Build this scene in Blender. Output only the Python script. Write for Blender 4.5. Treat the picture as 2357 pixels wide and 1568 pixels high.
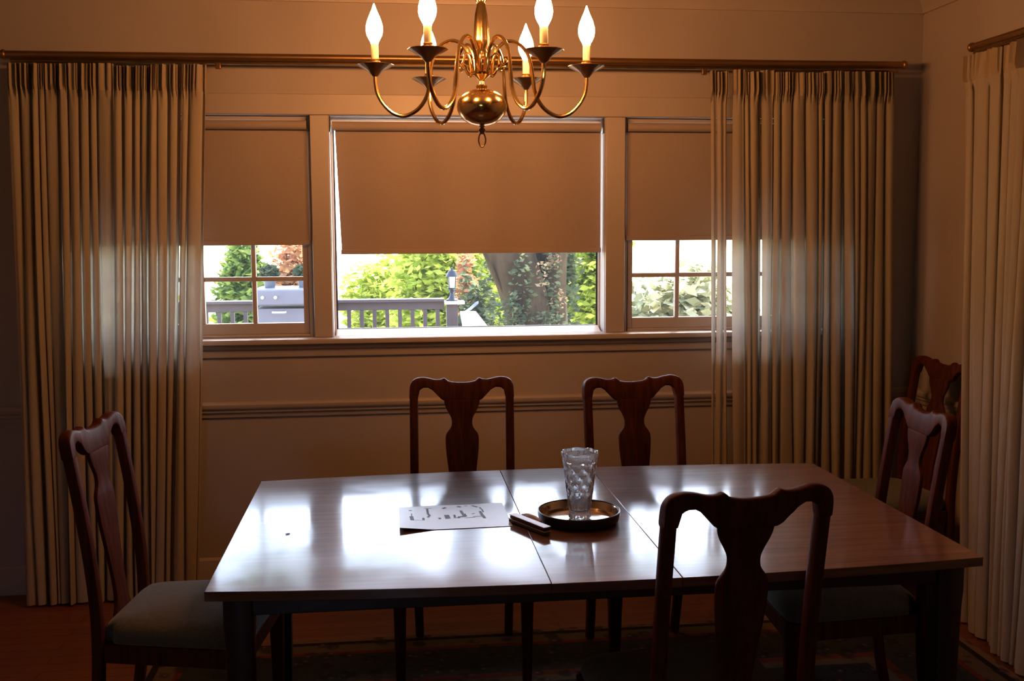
import bpy, bmesh, math, random
import numpy as np
from mathutils import Vector, Matrix

for o in list(bpy.data.objects):
    bpy.data.objects.remove(o)
S = bpy.context.scene
COL = S.collection
PI = math.pi

# ---------------------------------------------------------------- camera
F_PX = 2362.6
YAW, PITCH, ROLL = 0.11634, 0.10736, -0.00529
_f = Vector((math.sin(YAW)*math.cos(PITCH), math.cos(YAW)*math.cos(PITCH), -math.sin(PITCH)))
_r = Vector((math.cos(YAW), -math.sin(YAW), 0)); _u = _r.cross(_f)
_r2 = _r*math.cos(ROLL)+_u*math.sin(ROLL); _u2 = _u*math.cos(ROLL)-_r*math.sin(ROLL)
cd = bpy.data.cameras.new('camera'); cam = bpy.data.objects.new('camera', cd); COL.objects.link(cam)
cam.matrix_world = Matrix(((_r2.x, _u2.x, -_f.x, 0), (_r2.y, _u2.y, -_f.y, 0), (_r2.z, _u2.z, -_f.z, 1.6), (0, 0, 0, 1)))
cd.sensor_width = 36.0; cd.sensor_fit = 'HORIZONTAL'; cd.lens = F_PX*36/2357
cd.clip_start = 0.05; cd.clip_end = 500
S.camera = cam

# ---------------------------------------------------------------- sky, sun, exposure
SKY_STRENGTH = 2.2
SUN_STRENGTH = 36.0
BULB = (256.0, 101.0, 30.0)
w = bpy.data.worlds.new('World'); S.world = w; w.use_nodes = True
nt = w.node_tree; nt.nodes.clear()
sky = nt.nodes.new('ShaderNodeTexSky'); sky.sky_type = 'NISHITA'
sky.sun_disc = False; sky.sun_elevation = math.radians(56); sky.sun_rotation = math.radians(20)
sky.air_density = 1.0; sky.dust_density = 2.5; sky.ozone_density = 1.5; sky.altitude = 50
bg = nt.nodes.new('ShaderNodeBackground'); bg.inputs['Strength'].default_value = SKY_STRENGTH
wo = nt.nodes.new('ShaderNodeOutputWorld')
nt.links.new(sky.outputs[0], bg.inputs[0]); nt.links.new(bg.outputs[0], wo.inputs[0])
sd = bpy.data.lights.new('sun', 'SUN'); sun = bpy.data.objects.new('sun', sd); COL.objects.link(sun)
sd.energy = SUN_STRENGTH; sd.angle = math.radians(0.6); sd.color = (1.0, 0.93, 0.8)
_el, _az = math.radians(56), math.radians(20)          # from the far side, a little right
_sv = Vector((math.sin(_az)*math.cos(_el), math.cos(_az)*math.cos(_el), math.sin(_el)))
sun.rotation_euler = _sv.to_track_quat('Z', 'Y').to_euler()
S.view_settings.view_transform = 'Standard'; S.view_settings.look = 'None'
S.view_settings.exposure = 0.0; S.view_settings.gamma = 1.0; S.view_settings.use_curve_mapping = False
cy = S.cycles
cy.max_bounces = 10; cy.diffuse_bounces = 4; cy.glossy_bounces = 5; cy.transmission_bounces = 10
cy.transparent_max_bounces = 24; cy.sample_clamp_indirect = 6.0
cy.caustics_reflective = False; cy.caustics_refractive = False
cy.use_denoising = True

# ---------------------------------------------------------------- helpers
def shade(bm, ang=0.6):
    for f in bm.faces: f.smooth = True
    for e in bm.edges:
        if len(e.link_faces) == 2 and e.calc_face_angle(0) > ang: e.smooth = False

def cr(pts, sub):
    """Catmull-Rom through 2-D or 3-D points"""
    P = [np.array(p, float) for p in pts]; P = [2*P[0]-P[1]]+P+[2*P[-1]-P[-2]]
    out = []
    for i in range(1, len(P)-2):
        for k in range(sub):
            t = k/sub
            a, b, c, d = P[i-1], P[i], P[i+1], P[i+2]
            out.append(.5*((2*b)+(-a+c)*t+(2*a-5*b+4*c-d)*t*t+(-a+3*b-3*c+d)*t**3))
    out.append(P[-2]); return out

def rrect(wd, th, r, n=3):
    r = min(r, wd*.49, th*.49); out = []
    for cx, cy_, a0 in ((wd/2-r, th/2-r, 0), (-wd/2+r, th/2-r, PI/2), (-wd/2+r, -th/2+r, PI), (wd/2-r, -th/2+r, 1.5*PI)):
        for k in range(n+1):
            a = a0+PI/2*k/n; out.append((cx+r*math.cos(a), cy_+r*math.sin(a)))
    return out

class MB:
    def __init__(s): s.v = []; s.f = []
    def box(s, x0, x1, y0, y1, z0, z1):
        b = len(s.v)
        s.v += [(x, y, z) for z in (z0, z1) for y in (y0, y1) for x in (x0, x1)]
        s.f += [tuple(b+i for i in q) for q in ((0, 2, 3, 1), (4, 5, 7, 6), (0, 1, 5, 4), (2, 6, 7, 3), (0, 4, 6, 2), (1, 3, 7, 5))]
        return s
    def loft(s, secs, cap=True, closed=True):
        b = len(s.v); n = len(secs[0])
        for q in secs: s.v += [tuple(p) for p in q]
        for i in range(len(secs)-1):
            for j in range(n if closed else n-1):
                k = (j+1) % n
                s.f.append((b+i*n+j, b+i*n+k, b+(i+1)*n+k, b+(i+1)*n+j))
        if cap and closed:
            s.f.append(tuple(b+j for j in reversed(range(n))))
            s.f.append(tuple(b+(len(secs)-1)*n+j for j in range(n)))
        return s
    def tube(s, path, r, n=10, cap=True):
        P = [Vector(p) for p in path]; m = len(P); up = None; secs = []
        for i in range(m):
            t = (P[min(i+1, m-1)]-P[max(i-1, 0)]).normalized()
            if up is None:
                up = Vector((0, 0, 1)) if abs(t.z) < .9 else Vector((1, 0, 0))
            a = t.cross(up); a.normalize(); up = a.cross(t).normalized()
            rr = r[i] if isinstance(r, (list, tuple)) else r
            secs.append([tuple(P[i]+(a*math.cos(2*PI*k/n)+up*math.sin(2*PI*k/n))*rr) for k in range(n)])
        return s.loft(secs, cap)
    def lathe(s, prof, cx=0, cy_=0, n=24, wave=None):
        secs = []
        for r, z in prof:
            secs.append([(cx+r*(wave(2*PI*k/n, r, z) if wave else 1)*math.cos(2*PI*k/n),
                          cy_+r*(wave(2*PI*k/n, r, z) if wave else 1)*math.sin(2*PI*k/n), z) for k in range(n)])
        return s.loft(secs)
    def prism(s, poly, z0, z1):
        return s.loft([[(x, y, z0) for x, y in poly], [(x, y, z1) for x, y in poly]])
    def xf(s, M):
        s.v = [tuple(M @ Vector(p)) for p in s.v]; return s
    def build(s, name, mat, parent=None, bevel=0, seg=2, ang=0.6, world=True, flat=False):
        me = bpy.data.meshes.new(name)
        off = parent_loc(parent) if (parent is not None and world) else Vector()
        me.from_pydata([tuple(Vector(p)-off) for p in s.v], [], s.f)
        bm = bmesh.new(); bm.from_mesh(me)
        bmesh.ops.remove_doubles(bm, verts=bm.verts, dist=1e-6)
        bmesh.ops.recalc_face_normals(bm, faces=bm.faces)
        if bevel:
            es = [e for e in bm.edges if len(e.link_faces) == 2 and e.calc_face_angle(0) > 0.5]
            rv = bmesh.ops.bevel(bm, geom=es, offset=bevel, segments=seg, profile=0.5, affect='EDGES', clamp_overlap=True)
        if bevel:                       # bevel strips smooth, the flat faces keep their own normal
            for f in rv['faces']: f.smooth = True
        elif not flat: shade(bm, ang)
        bm.to_mesh(me); bm.free()
        if mat: me.materials.append(mat)
        o = bpy.data.objects.new(name, me); COL.objects.link(o)
        if parent is not None: o.parent = parent
        return o

def parent_loc(p):
    v = Vector()
    while p is not None: v += p.location; p = p.parent
    return v

def tag(o, label=None, cat=None, group=None, kind=None):
    if label: o['label'] = label
    if cat: o['category'] = cat
    if group: o['group'] = group
    if kind: o['kind'] = kind
    return o

def thing(name, label, cat, loc=(0, 0, 0), rz=0, group=None, kind=None):
    o = bpy.data.objects.new(name, None); COL.objects.link(o); o.empty_display_size = .05
    o.location = loc; o.rotation_euler = (0, 0, rz)
    return tag(o, label, cat, group, kind)

def struct(o): o['kind'] = 'structure'; return o

def copy_tree(o, parent=None):
    kids = [c for c in bpy.data.objects if c.parent == o]
    c = o.copy(); COL.objects.link(c); c.parent = parent
    for k in kids: copy_tree(k, c)
    return c

# ---------------------------------------------------------------- materials
def base_mat(name):
    m = bpy.data.materials.new(name); m.use_nodes = True
    n = m.node_tree.nodes; return m, n, m.node_tree.links, n['Principled BSDF']

def pmat(name, col, rough=.5, metal=0, coat=0, coat_rough=.1, spec=.5, noise=None, bump=None, sheen=0):
    """noise = (scale, amount) colour variation; bump = (scale, strength)"""
    m, n, l, p = base_mat(name)
    p.inputs['Base Color'].default_value = (*col, 1)
    p.inputs['Roughness'].default_value = rough; p.inputs['Metallic'].default_value = metal
    p.inputs['Coat Weight'].default_value = coat; p.inputs['Coat Roughness'].default_value = coat_rough
    p.inputs['Specular IOR Level'].default_value = spec; p.inputs['Sheen Weight'].default_value = sheen
    tc = n.new('ShaderNodeTexCoord')
    if noise:
        t = n.new('ShaderNodeTexNoise'); t.inputs['Scale'].default_value = noise[0]; t.inputs['Detail'].default_value = 4
        l.new(tc.outputs['Object'], t.inputs['Vector'])
        r = n.new('ShaderNodeMapRange'); r.inputs[1].default_value = .3; r.inputs[2].default_value = .7
        r.inputs[3].default_value = 1-noise[1]; r.inputs[4].default_value = 1+noise[1]
        l.new(t.outputs['Fac'], r.inputs[0])
        x = n.new('ShaderNodeVectorMath'); x.operation = 'SCALE'; x.inputs[0].default_value = col
        l.new(r.outputs[0], x.inputs['Scale']); l.new(x.outputs[0], p.inputs['Base Color'])
    if bump:
        t2 = n.new('ShaderNodeTexNoise'); t2.inputs['Scale'].default_value = bump[0]; t2.inputs['Detail'].default_value = 3
        l.new(tc.outputs['Object'], t2.inputs['Vector'])
        b = n.new('ShaderNodeBump'); b.inputs['Strength'].default_value = bump[1]; b.inputs['Distance'].default_value = .01
        l.new(t2.outputs['Fac'], b.inputs['Height']); l.new(b.outputs[0], p.inputs['Normal'])
    return m

def wood_mat(name, dark, light, rough, coat, coat_rough, scale, axis='x', spec=.5, rough_var=0.0):
    m, n, l, p = base_mat(name)
    tc = n.new('ShaderNodeTexCoord'); mp = n.new('ShaderNodeMapping')
    mp.inputs['Scale'].default_value = {'x': (1.2, 22, 22), 'y': (22, 1.2, 22), 'z': (22, 22, 1.2)}[axis]
    t = n.new('ShaderNodeTexNoise'); t.inputs['Scale'].default_value = scale; t.inputs['Detail'].default_value = 6; t.inputs['Roughness'].default_value = .6
    l.new(tc.outputs['Object'], mp.inputs[0]); l.new(mp.outputs[0], t.inputs['Vector'])
    r = n.new('ShaderNodeValToRGB'); r.color_ramp.elements[0].color = (*dark, 1); r.color_ramp.elements[1].color = (*light, 1)
    r.color_ramp.elements[0].position = .32; r.color_ramp.elements[1].position = .68
    l.new(t.outputs['Fac'], r.inputs[0]); l.new(r.outputs[0], p.inputs['Base Color'])
    p.inputs['Roughness'].default_value = rough; p.inputs['Specular IOR Level'].default_value = spec
    p.inputs['Coat Weight'].default_value = coat; p.inputs['Coat Roughness'].default_value = coat_rough
    if rough_var:
        t3 = n.new('ShaderNodeTexNoise'); t3.inputs['Scale'].default_value = 5; t3.inputs['Detail'].default_value = 5
        l.new(tc.outputs['Object'], t3.inputs['Vector'])
        rr = n.new('ShaderNodeMapRange'); rr.inputs[1].default_value = .35; rr.inputs[2].default_value = .65
        rr.inputs[3].default_value = max(.02, coat_rough-rough_var); rr.inputs[4].default_value = coat_rough+rough_var
        l.new(t3.outputs['Fac'], rr.inputs[0]); l.new(rr.outputs[0], p.inputs['Coat Roughness'])
    b = n.new('ShaderNodeBump'); b.inputs['Strength'].default_value = .04; b.inputs['Distance'].default_value = .004
    l.new(t.outputs['Fac'], b.inputs['Height']); l.new(b.outputs[0], p.inputs['Normal'])
    return m

def cloth_mat(name, col, trans_col, transparent, weave=900):
    """woven fabric: diffuse + translucent, with a share of open weave"""
    m = bpy.data.materials.new(name); m.use_nodes = True
    n = m.node_tree.nodes; l = m.node_tree.links; n.clear()
    tc = n.new('ShaderNodeTexCoord'); t = n.new('ShaderNodeTexNoise'); t.inputs['Scale'].default_value = 60; t.inputs['Detail'].default_value = 4
    mp = n.new('ShaderNodeMapping'); mp.inputs['Scale'].default_value = (1, 1, .12)
    l.new(tc.outputs['Object'], mp.inputs[0]); l.new(mp.outputs[0], t.inputs['Vector'])
    r = n.new('ShaderNodeMapRange'); r.inputs[3].default_value = .86; r.inputs[4].default_value = 1.1
    l.new(t.outputs['Fac'], r.inputs[0])
    x = n.new('ShaderNodeVectorMath'); x.operation = 'SCALE'; x.inputs[0].default_value = col; l.new(r.outputs[0], x.inputs['Scale'])
    d = n.new('ShaderNodeBsdfDiffuse'); l.new(x.outputs[0], d.inputs['Color'])
    tr = n.new('ShaderNodeBsdfTranslucent'); tr.inputs['Color'].default_value = (*trans_col, 1)
    mx = n.new('ShaderNodeMixShader'); mx.inputs[0].default_value = .36
    l.new(d.outputs[0], mx.inputs[1]); l.new(tr.outputs[0], mx.inputs[2])
    tp = n.new('ShaderNodeBsdfTransparent'); mx2 = n.new('ShaderNodeMixShader'); mx2.inputs[0].default_value = transparent
    l.new(mx.outputs[0], mx2.inputs[1]); l.new(tp.outputs[0], mx2.inputs[2])
    out = n.new('ShaderNodeOutputMaterial'); l.new(mx2.outputs[0], out.inputs[0]); return m

def leaf_mat(name, c0, c1, tr):
    m = bpy.data.materials.new(name); m.use_nodes = True
    n = m.node_tree.nodes; l = m.node_tree.links; n.clear()
    g = n.new('ShaderNodeNewGeometry'); r = n.new('ShaderNodeValToRGB')
    r.color_ramp.elements[0].color = (*c0, 1); r.color_ramp.elements[1].color = (*c1, 1)
    l.new(g.outputs['Random Per Island'], r.inputs[0])
    d = n.new('ShaderNodeBsdfDiffuse'); l.new(r.outputs[0], d.inputs[0])
    t = n.new('ShaderNodeBsdfTranslucent'); l.new(r.outputs[0], t.inputs[0])
    mx = n.new('ShaderNodeMixShader'); mx.inputs[0].default_value = tr
    l.new(d.outputs[0], mx.inputs[1]); l.new(t.outputs[0], mx.inputs[2])
    out = n.new('ShaderNodeOutputMaterial'); l.new(mx.outputs[0], out.inputs[0]); return m

def pane_mat(name, haze=.035):
    m = bpy.data.materials.new(name); m.use_nodes = True
    n = m.node_tree.nodes; l = m.node_tree.links; n.clear()
    fr = n.new('ShaderNodeFresnel'); fr.inputs[0].default_value = 1.5
    tp = n.new('ShaderNodeBsdfTransparent'); gl = n.new('ShaderNodeBsdfGlossy'); gl.inputs['Roughness'].default_value = .01
    mx = n.new('ShaderNodeMixShader'); l.new(fr.outputs[0], mx.inputs[0]); l.new(tp.outputs[0], mx.inputs[1]); l.new(gl.outputs[0], mx.inputs[2])
    d = n.new('ShaderNodeBsdfTranslucent'); d.inputs[0].default_value = (.9, .92, 1, 1)
    mx2 = n.new('ShaderNodeMixShader'); mx2.inputs[0].default_value = haze  # even translucent share over the whole pane
    l.new(mx.outputs[0], mx2.inputs[1]); l.new(d.outputs[0], mx2.inputs[2])
    out = n.new('ShaderNodeOutputMaterial'); l.new(mx2.outputs[0], out.inputs[0]); return m

M = {}
M['wall'] = pmat('wall_paint', (.40, .345, .325), .65, noise=(1.5, .03), bump=(180, .04))
M['trim'] = pmat('trim_paint', (.42, .365, .335), .42, noise=(3, .03))
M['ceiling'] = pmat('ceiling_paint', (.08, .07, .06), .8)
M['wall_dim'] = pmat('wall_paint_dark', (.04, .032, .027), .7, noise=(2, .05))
M['brass'] = pmat('polished_brass', (.90, .63, .28), .17, 1, noise=(14, .06))
M['brass_dark'] = pmat('aged_brass', (.42, .28, .13), .3, 1, noise=(20, .15))
M['rod'] = pmat('rod_metal', (.30, .17, .07), .34, .8, noise=(8, .1))
M['iron'] = pmat('black_iron', (.03, .03, .035), .45, .4, bump=(60, .1))
M['table'] = wood_mat('table_wood', (.10, .040, .019), (.22, .095, .046), .42, .9, .13, 3.2, 'x', .35, .045)
M['leafw'] = wood_mat('leaf_wood', (.10, .040, .019), (.23, .10, .048), .42, .9, .12, 2.6, 'x', .35, .045)
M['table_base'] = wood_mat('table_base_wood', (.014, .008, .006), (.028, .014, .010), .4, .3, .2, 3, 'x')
M['chair'] = wood_mat('mahogany', (.046, .0120, .0065), (.105, .029, .014), .5, .0, .22, 3, 'z', .06)
M['seat'] = pmat('seat_fabric', (.105, .098, .070), .9, noise=(90, .18), bump=(500, .2), sheen=.2)
M['curtain'] = cloth_mat('curtain_linen', (.52, .45, .35), (.46, .42, .34), .006)
M['header'] = cloth_mat('curtain_header', (.55, .45, .33), (.25, .2, .14), .0)
M['blind'] = pmat('blind_fabric', (.35, .285, .26), .8, noise=(300, .05), bump=(700, .1))
M['white'] = pmat('white_plastic', (.80, .78, .72), .4, noise=(10, .02))
M['pane'] = pane_mat('window_glass', .009)
M['frame_daylit'] = pmat('daylit_window_frame', (.80, .80, .79), .4, noise=(8, .02))  # whiter than the trim, daylight on the ledge put into the colour
M['gasket'] = pmat('black_gasket', (.02, .02, .022), .5)
M['sleeve'] = pmat('candle_sleeve', (.86, .76, .58), .5, noise=(40, .05))
M['paper'] = pmat('paper_white', (.80, .79, .82), .35, coat=.35, coat_rough=.3, spec=.6, noise=(30, .02))
M['ink'] = pmat('black_ink', (.012, .012, .03), .5)
M['tray_out'] = pmat('tray_dark', (.03, .024, .022), .3, .3, noise=(30, .1))
M['tray_in'] = pmat('tray_silver', (.62, .56, .50), .13, 1, bump=(60, .02))
M['case'] = pmat('case_leather', (.07, .025, .016), .45, bump=(200, .2))
M['edge'] = pmat('case_edge', (.62, .48, .42), .35)
M['tan'] = pmat('tan_leather', (.62, .36, .17), .5, bump=(120, .1))
M['rail_out'] = pmat('deck_paint', (.065, .043, .040), .6, noise=(12, .12), bump=(40, .1))
M['post_pale'] = pmat('pale_board', (.78, .74, .74), .6, noise=(9, .04))
M['deck'] = wood_mat('deck_boards', (.20, .16, .14), (.30, .24, .21), .7, 0, .3, 2, 'x')
M['bark'] = wood_mat('tree_bark', (.005, .005, .004), (.075, .048, .026), .95, 0, .3, 1.0, 'z', .1)
for _n in M['bark'].node_tree.nodes:
    if _n.type == 'MAPPING': _n.inputs['Scale'].default_value = (3.2, 3.2, 1.2)
    if _n.type == 'TEX_NOISE': _n.inputs['Detail'].default_value = 8; _n.inputs['Roughness'].default_value = .7
    if _n.type == 'BUMP': _n.inputs['Strength'].default_value = .8; _n.inputs['Distance'].default_value = .05
M['ground'] = pmat('dry_ground', (.47, .47, .30), .95, noise=(.25, .25), bump=(3, .3))
M['chest'] = pmat('grey_chest', (.13, .13, .16), .5, noise=(6, .1))
M['tarp'] = pmat('tarp_sheet', (.025, .033, .055), .7)
M['sun_blocker'] = pmat('sun_blocker_paint', (.62, .60, .55), .7)  # only on the added slab that blocks the sun
M['lamp_glass'] = cloth_mat('frosted_lamp_glass', (.85, .86, .86), (.9, .9, .9), .1)

def bulb_mat():
    m = bpy.data.materials.new('bulb_glow'); m.use_nodes = True
    n = m.node_tree.nodes; l = m.node_tree.links; n.clear()
    e = n.new('ShaderNodeEmission'); k = max(BULB)
    e.inputs[0].default_value = (BULB[0]/k, BULB[1]/k, BULB[2]/k, 1); e.inputs[1].default_value = k
    o = n.new('ShaderNodeOutputMaterial'); l.new(e.outputs[0], o.inputs[0]); return m
M['bulb'] = bulb_mat()

def crystal_mat():
    m, n, l, p = base_mat('cut_crystal')
    p.inputs['Base Color'].default_value = (.97, .98, .98, 1); p.inputs['Roughness'].default_value = .03
    p.inputs['Transmission Weight'].default_value = 1; p.inputs['IOR'].default_value = 1.52
    tc = n.new('ShaderNodeTexCoord'); v = n.new('ShaderNodeTexVoronoi'); v.inputs['Scale'].default_value = 55; v.feature = 'DISTANCE_TO_EDGE'
    l.new(tc.outputs['Object'], v.inputs['Vector'])
    b = n.new('ShaderNodeBump'); b.inputs['Strength'].default_value = .5; b.inputs['Distance'].default_value = .004
    l.new(v.outputs[0], b.inputs['Height']); l.new(b.outputs[0], p.inputs['Normal'])
    tr = n.new('ShaderNodeBsdfTranslucent'); tr.inputs[0].default_value = (.95, .97, 1, 1); mx = n.new('ShaderNodeMixShader'); mx.inputs[0].default_value = .16
    l.new(p.outputs[0], mx.inputs[1]); l.new(tr.outputs[0], mx.inputs[2]); l.new(mx.outputs[0], n['Material Output'].inputs[0]); return m
M['crystal'] = crystal_mat()

def floor_mat():
    m, n, l, p = base_mat('floor_boards')
    tc = n.new('ShaderNodeTexCoord'); mp = n.new('ShaderNodeMapping'); l.new(tc.outputs['Object'], mp.inputs[0])
    br = n.new('ShaderNodeTexBrick'); br.inputs['Scale'].default_value = 1; br.inputs['Brick Width'].default_value = 1.3
    br.inputs['Row Height'].default_value = .07; br.inputs['Mortar Size'].default_value = .0015
    br.inputs['Color1'].default_value = (.20, .055, .022, 1); br.inputs['Color2'].default_value = (.26, .08, .03, 1)
    br.inputs['Mortar'].default_value = (.03, .01, .005, 1)
    l.new(mp.outputs[0], br.inputs['Vector'])
    t = n.new('ShaderNodeTexNoise'); t.inputs['Scale'].default_value = 4; mp2 = n.new('ShaderNodeMapping'); mp2.inputs['Scale'].default_value = (1.5, 25, 1)
    l.new(tc.outputs['Object'], mp2.inputs[0]); l.new(mp2.outputs[0], t.inputs['Vector'])
    mx = n.new('ShaderNodeMix'); mx.data_type = 'RGBA'; mx.blend_type = 'MULTIPLY'; mx.inputs[0].default_value = .5
    l.new(br.outputs[0], mx.inputs[6]); l.new(t.outputs['Color'], mx.inputs[7]); l.new(mx.outputs[2], p.inputs['Base Color'])
    p.inputs['Roughness'].default_value = .38; p.inputs['Coat Weight'].default_value = .25; p.inputs['Coat Roughness'].default_value = .25
    return m
M['floor'] = floor_mat()

RUG = (-.93, 2.19, 1.55, 3.925)
def rug_mat():
    m, n, l, p = base_mat('oriental_rug')
    tc = n.new('ShaderNodeTexCoord'); sx = n.new('ShaderNodeSeparateXYZ'); l.new(tc.outputs['Object'], sx.inputs[0])
    def math_(op, a, b=None):
        q = n.new('ShaderNodeMath'); q.operation = op
        for i, v in enumerate((a, b)):
            if v is None: continue
            if isinstance(v, (int, float)): q.inputs[i].default_value = v
            else: l.new(v, q.inputs[i])
        return q.outputs[0]
    hx, hy = (RUG[1]-RUG[0])/2, (RUG[3]-RUG[2])/2
    dx = math_('SUBTRACT', hx, math_('ABSOLUTE', sx.outputs[0])); dy = math_('SUBTRACT', hy, math_('ABSOLUTE', sx.outputs[1]))
    d = math_('MINIMUM', dx, dy)
    ramp = n.new('ShaderNodeValToRGB'); ramp.color_ramp.interpolation = 'CONSTANT'
    els = [(0, (.22, .13, .07)), (.05, (.02, .014, .012)), (.09, (.13, .085, .045)), (.20, (.16, .03, .02)), (.24, (.035, .035, .028)), (.62, (.15, .035, .02)), (.68, (.12, .085, .05)), (.76, (.03, .028, .024))]
    while len(ramp.color_ramp.elements) < len(els): ramp.color_ramp.elements.new(.5)
    for e, (ps, c) in zip(ramp.color_ramp.elements, els): e.position = ps; e.color = (*c, 1)
    l.new(math_('MULTIPLY', d, 1.6), ramp.inputs[0])
    v = n.new('ShaderNodeTexVoronoi'); v.inputs['Scale'].default_value = 13; l.new(tc.outputs['Object'], v.inputs['Vector'])
    v2 = n.new('ShaderNodeTexVoronoi'); v2.inputs['Scale'].default_value = 30; v2.feature = 'F1'; l.new(tc.outputs['Object'], v2.inputs['Vector'])
    r2 = n.new('ShaderNodeValToRGB'); r2.color_ramp.interpolation = 'CONSTANT'
    e2 = [(0, (.18, .13, .08)), (.16, (.13, .03, .02)), (.27, (.03, .04, .05)), (.42, (.02, .018, .016))]
    while len(r2.color_ramp.elements) < 4: r2.color_ramp.elements.new(.5)
    for e, (ps, c) in zip(r2.color_ramp.elements, e2): e.position = ps; e.color = (*c, 1)
    l.new(v2.outputs['Distance'], r2.inputs[0])
    mx = n.new('ShaderNodeMix'); mx.data_type = 'RGBA'; mx.blend_type = 'MIX'
    fac = n.new('ShaderNodeMapRange'); fac.inputs[1].default_value = .3; fac.inputs[2].default_value = .45; fac.inputs[3].default_value = .75; fac.inputs[4].default_value = .12
    l.new(v.outputs['Distance'], fac.inputs[0]); l.new(fac.outputs[0], mx.inputs[0])
    l.new(ramp.outputs[0], mx.inputs[6]); l.new(r2.outputs[0], mx.inputs[7]); l.new(mx.outputs[2], p.inputs['Base Color'])
    p.inputs['Roughness'].default_value = .95; p.inputs['Specular IOR Level'].default_value = .1
    b = n.new('ShaderNodeBump'); b.inputs['Strength'].default_value = .3; b.inputs['Distance'].default_value = .003
    t = n.new('ShaderNodeTexNoise'); t.inputs['Scale'].default_value = 250; l.new(tc.outputs['Object'], t.inputs['Vector']); l.new(t.outputs['Fac'], b.inputs['Height']); l.new(b.outputs[0], p.inputs['Normal'])
    return m
M['rug'] = rug_mat()

# ---------------------------------------------------------------- room shell
YW, YO = 4.65, 4.83                 # inner and outer face of the window wall
XL, XR, YB, ZC = -2.3, 2.48, -2.6, 2.72
Z0, Z1 = 1.126, 2.105               # stool top, head of the openings
OPEN = [(-1.33, -.347), (-.262, .973), (1.067, 2.05)]
struct(MB().box(XL-.15, XR+.15, YB-.15, YO, -.1, 0).build('floor', M['floor']))
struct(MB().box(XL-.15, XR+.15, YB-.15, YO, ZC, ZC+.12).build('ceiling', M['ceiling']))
wf = MB()
wf.box(XL-.15, XR+.15, YW, YO, 0, Z0-.03); wf.box(XL-.15, XR+.15, YW, YO, Z1, ZC)
xs = [XL-.15]+[v for o in OPEN for v in o]+[XR+.15]
for i in range(0, 8, 2): wf.box(xs[i], xs[i+1], YW, YO, Z0-.03, Z1)
struct(wf.build('wall_far', M['wall'], flat=True))
struct(MB().box(XL-.15, XL, YB, YW, 0, ZC).build('wall_left', M['wall']))
struct(MB().box(XR, XR+.15, YB, YW, 0, ZC).build('wall_right', M['wall']))
NX0, NX1, NZ0, NZ1 = -.9, -.33, 1.1, 1.75        # opening added behind the camera, unseen, to let in cool fill light
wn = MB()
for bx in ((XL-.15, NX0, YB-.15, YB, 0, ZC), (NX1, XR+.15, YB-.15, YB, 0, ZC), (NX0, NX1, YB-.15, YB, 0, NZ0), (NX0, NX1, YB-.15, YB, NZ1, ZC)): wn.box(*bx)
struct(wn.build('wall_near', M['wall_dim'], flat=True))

def moulding(prof, a, b, inward):
    """profile of (out from wall, z) run from a to b (2-D points); inward = 2-D unit normal"""
    mb = MB(); mb.loft([[(p[0]+inward[0]*o, p[1]+inward[1]*o, z) for o, z in prof] for p in (a, b)]); return mb
e_ = .001
crown = [(e_, 2.587), (.012, 2.587), (.016, 2.60), (.022, 2.612), (.034, 2.625), (.055, 2.648), (.075, 2.675), (.088, 2.69), (.10, 2.70), (.10, ZC-.001), (e_, ZC-.001)]
struct(moulding(crown, (XL, YW), (XR, YW), (0, -1)).build('trim_crown_far', M['trim'], ang=.9))
struct(moulding(crown, (XR, YW), (XR, YB), (-1, 0)).build('trim_crown_right', M['trim'], ang=.9))
struct(moulding(crown, (XL, YB), (XL, YW), (1, 0)).build('trim_crown_left', M['trim'], ang=.9))
base = [(e_, 0), (.018, 0), (.018, .095), (.013, .108), (.013, .118), (.006, .128), (e_, .13)]
struct(moulding(base, (XL, YW), (XR, YW), (0, -1)).build('baseboard_far', M['trim'], ang=.5))
struct(moulding(base, (XR, YW), (XR, YB), (-1, 0)).build('baseboard_right', M['trim'], ang=.5))
struct(moulding(base, (XL, YB), (XL, YW), (1, 0)).build('baseboard_left', M['trim'], ang=.5))
rail = [(e_, .773), (.010, .773), (.012, .790), (.022, .797), (.022, .806), (.030, .812), (.034, .820), (.034, .832), (.026, .840), (.012, .842), (e_, .842)]
struct(moulding(rail, (XL, YW), (XR, YW), (0, -1)).build('trim_chair_rail_far', M['trim'], ang=.5))
struct(moulding(rail, (XR, YW), (XR, YB), (-1, 0)).build('trim_chair_rail_right', M['trim'], ang=.5))
struct(moulding(rail, (XL, YB), (XL, YW), (1, 0)).build('trim_chair_rail_left', M['trim'], ang=.5))

# window casings, stool and apron
WX0, WX1 = OPEN[0][0], OPEN[2][1]
def casing(name, x0, x1, z0, z1, th=.018):
    struct(MB().box(x0, x1, YW-th, YW-.001, z0, z1).build(name, M['trim'], bevel=.004))
casing('trim_head_casing', WX0-.09, WX1+.09, Z1, Z1+.09)
casing('trim_mullion_left', OPEN[0][1]+.002, OPEN[1][0]-.002, Z0, Z1-.0005)
casing('trim_mullion_right', OPEN[1][1]+.002, OPEN[2][0]-.002, Z0, Z1-.0005)
casing('trim_casing_left', WX0-.09, WX0-.002, Z0, Z1-.0005)
casing('trim_casing_right', WX1+.002, WX1+.09, Z0, Z1-.0005)
stool = [(-.178, Z0-.029), (.040, Z0-.029), (.050, Z0-.024), (.052, Z0-.014), (.050, Z0-.004), (.040, Z0), (-.178, Z0)]
struct(moulding(stool, (WX0-.12, YW), (WX1+.12, YW), (0, -1)).build('trim_window_stool', M['trim'], ang=.9))
apron = [(.001, 1.042), (.012, 1.042), (.014, 1.05), (.014, 1.072), (.022, 1.076), (.030, 1.084), (.034, Z0-.030), (.001, Z0-.030)]
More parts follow.
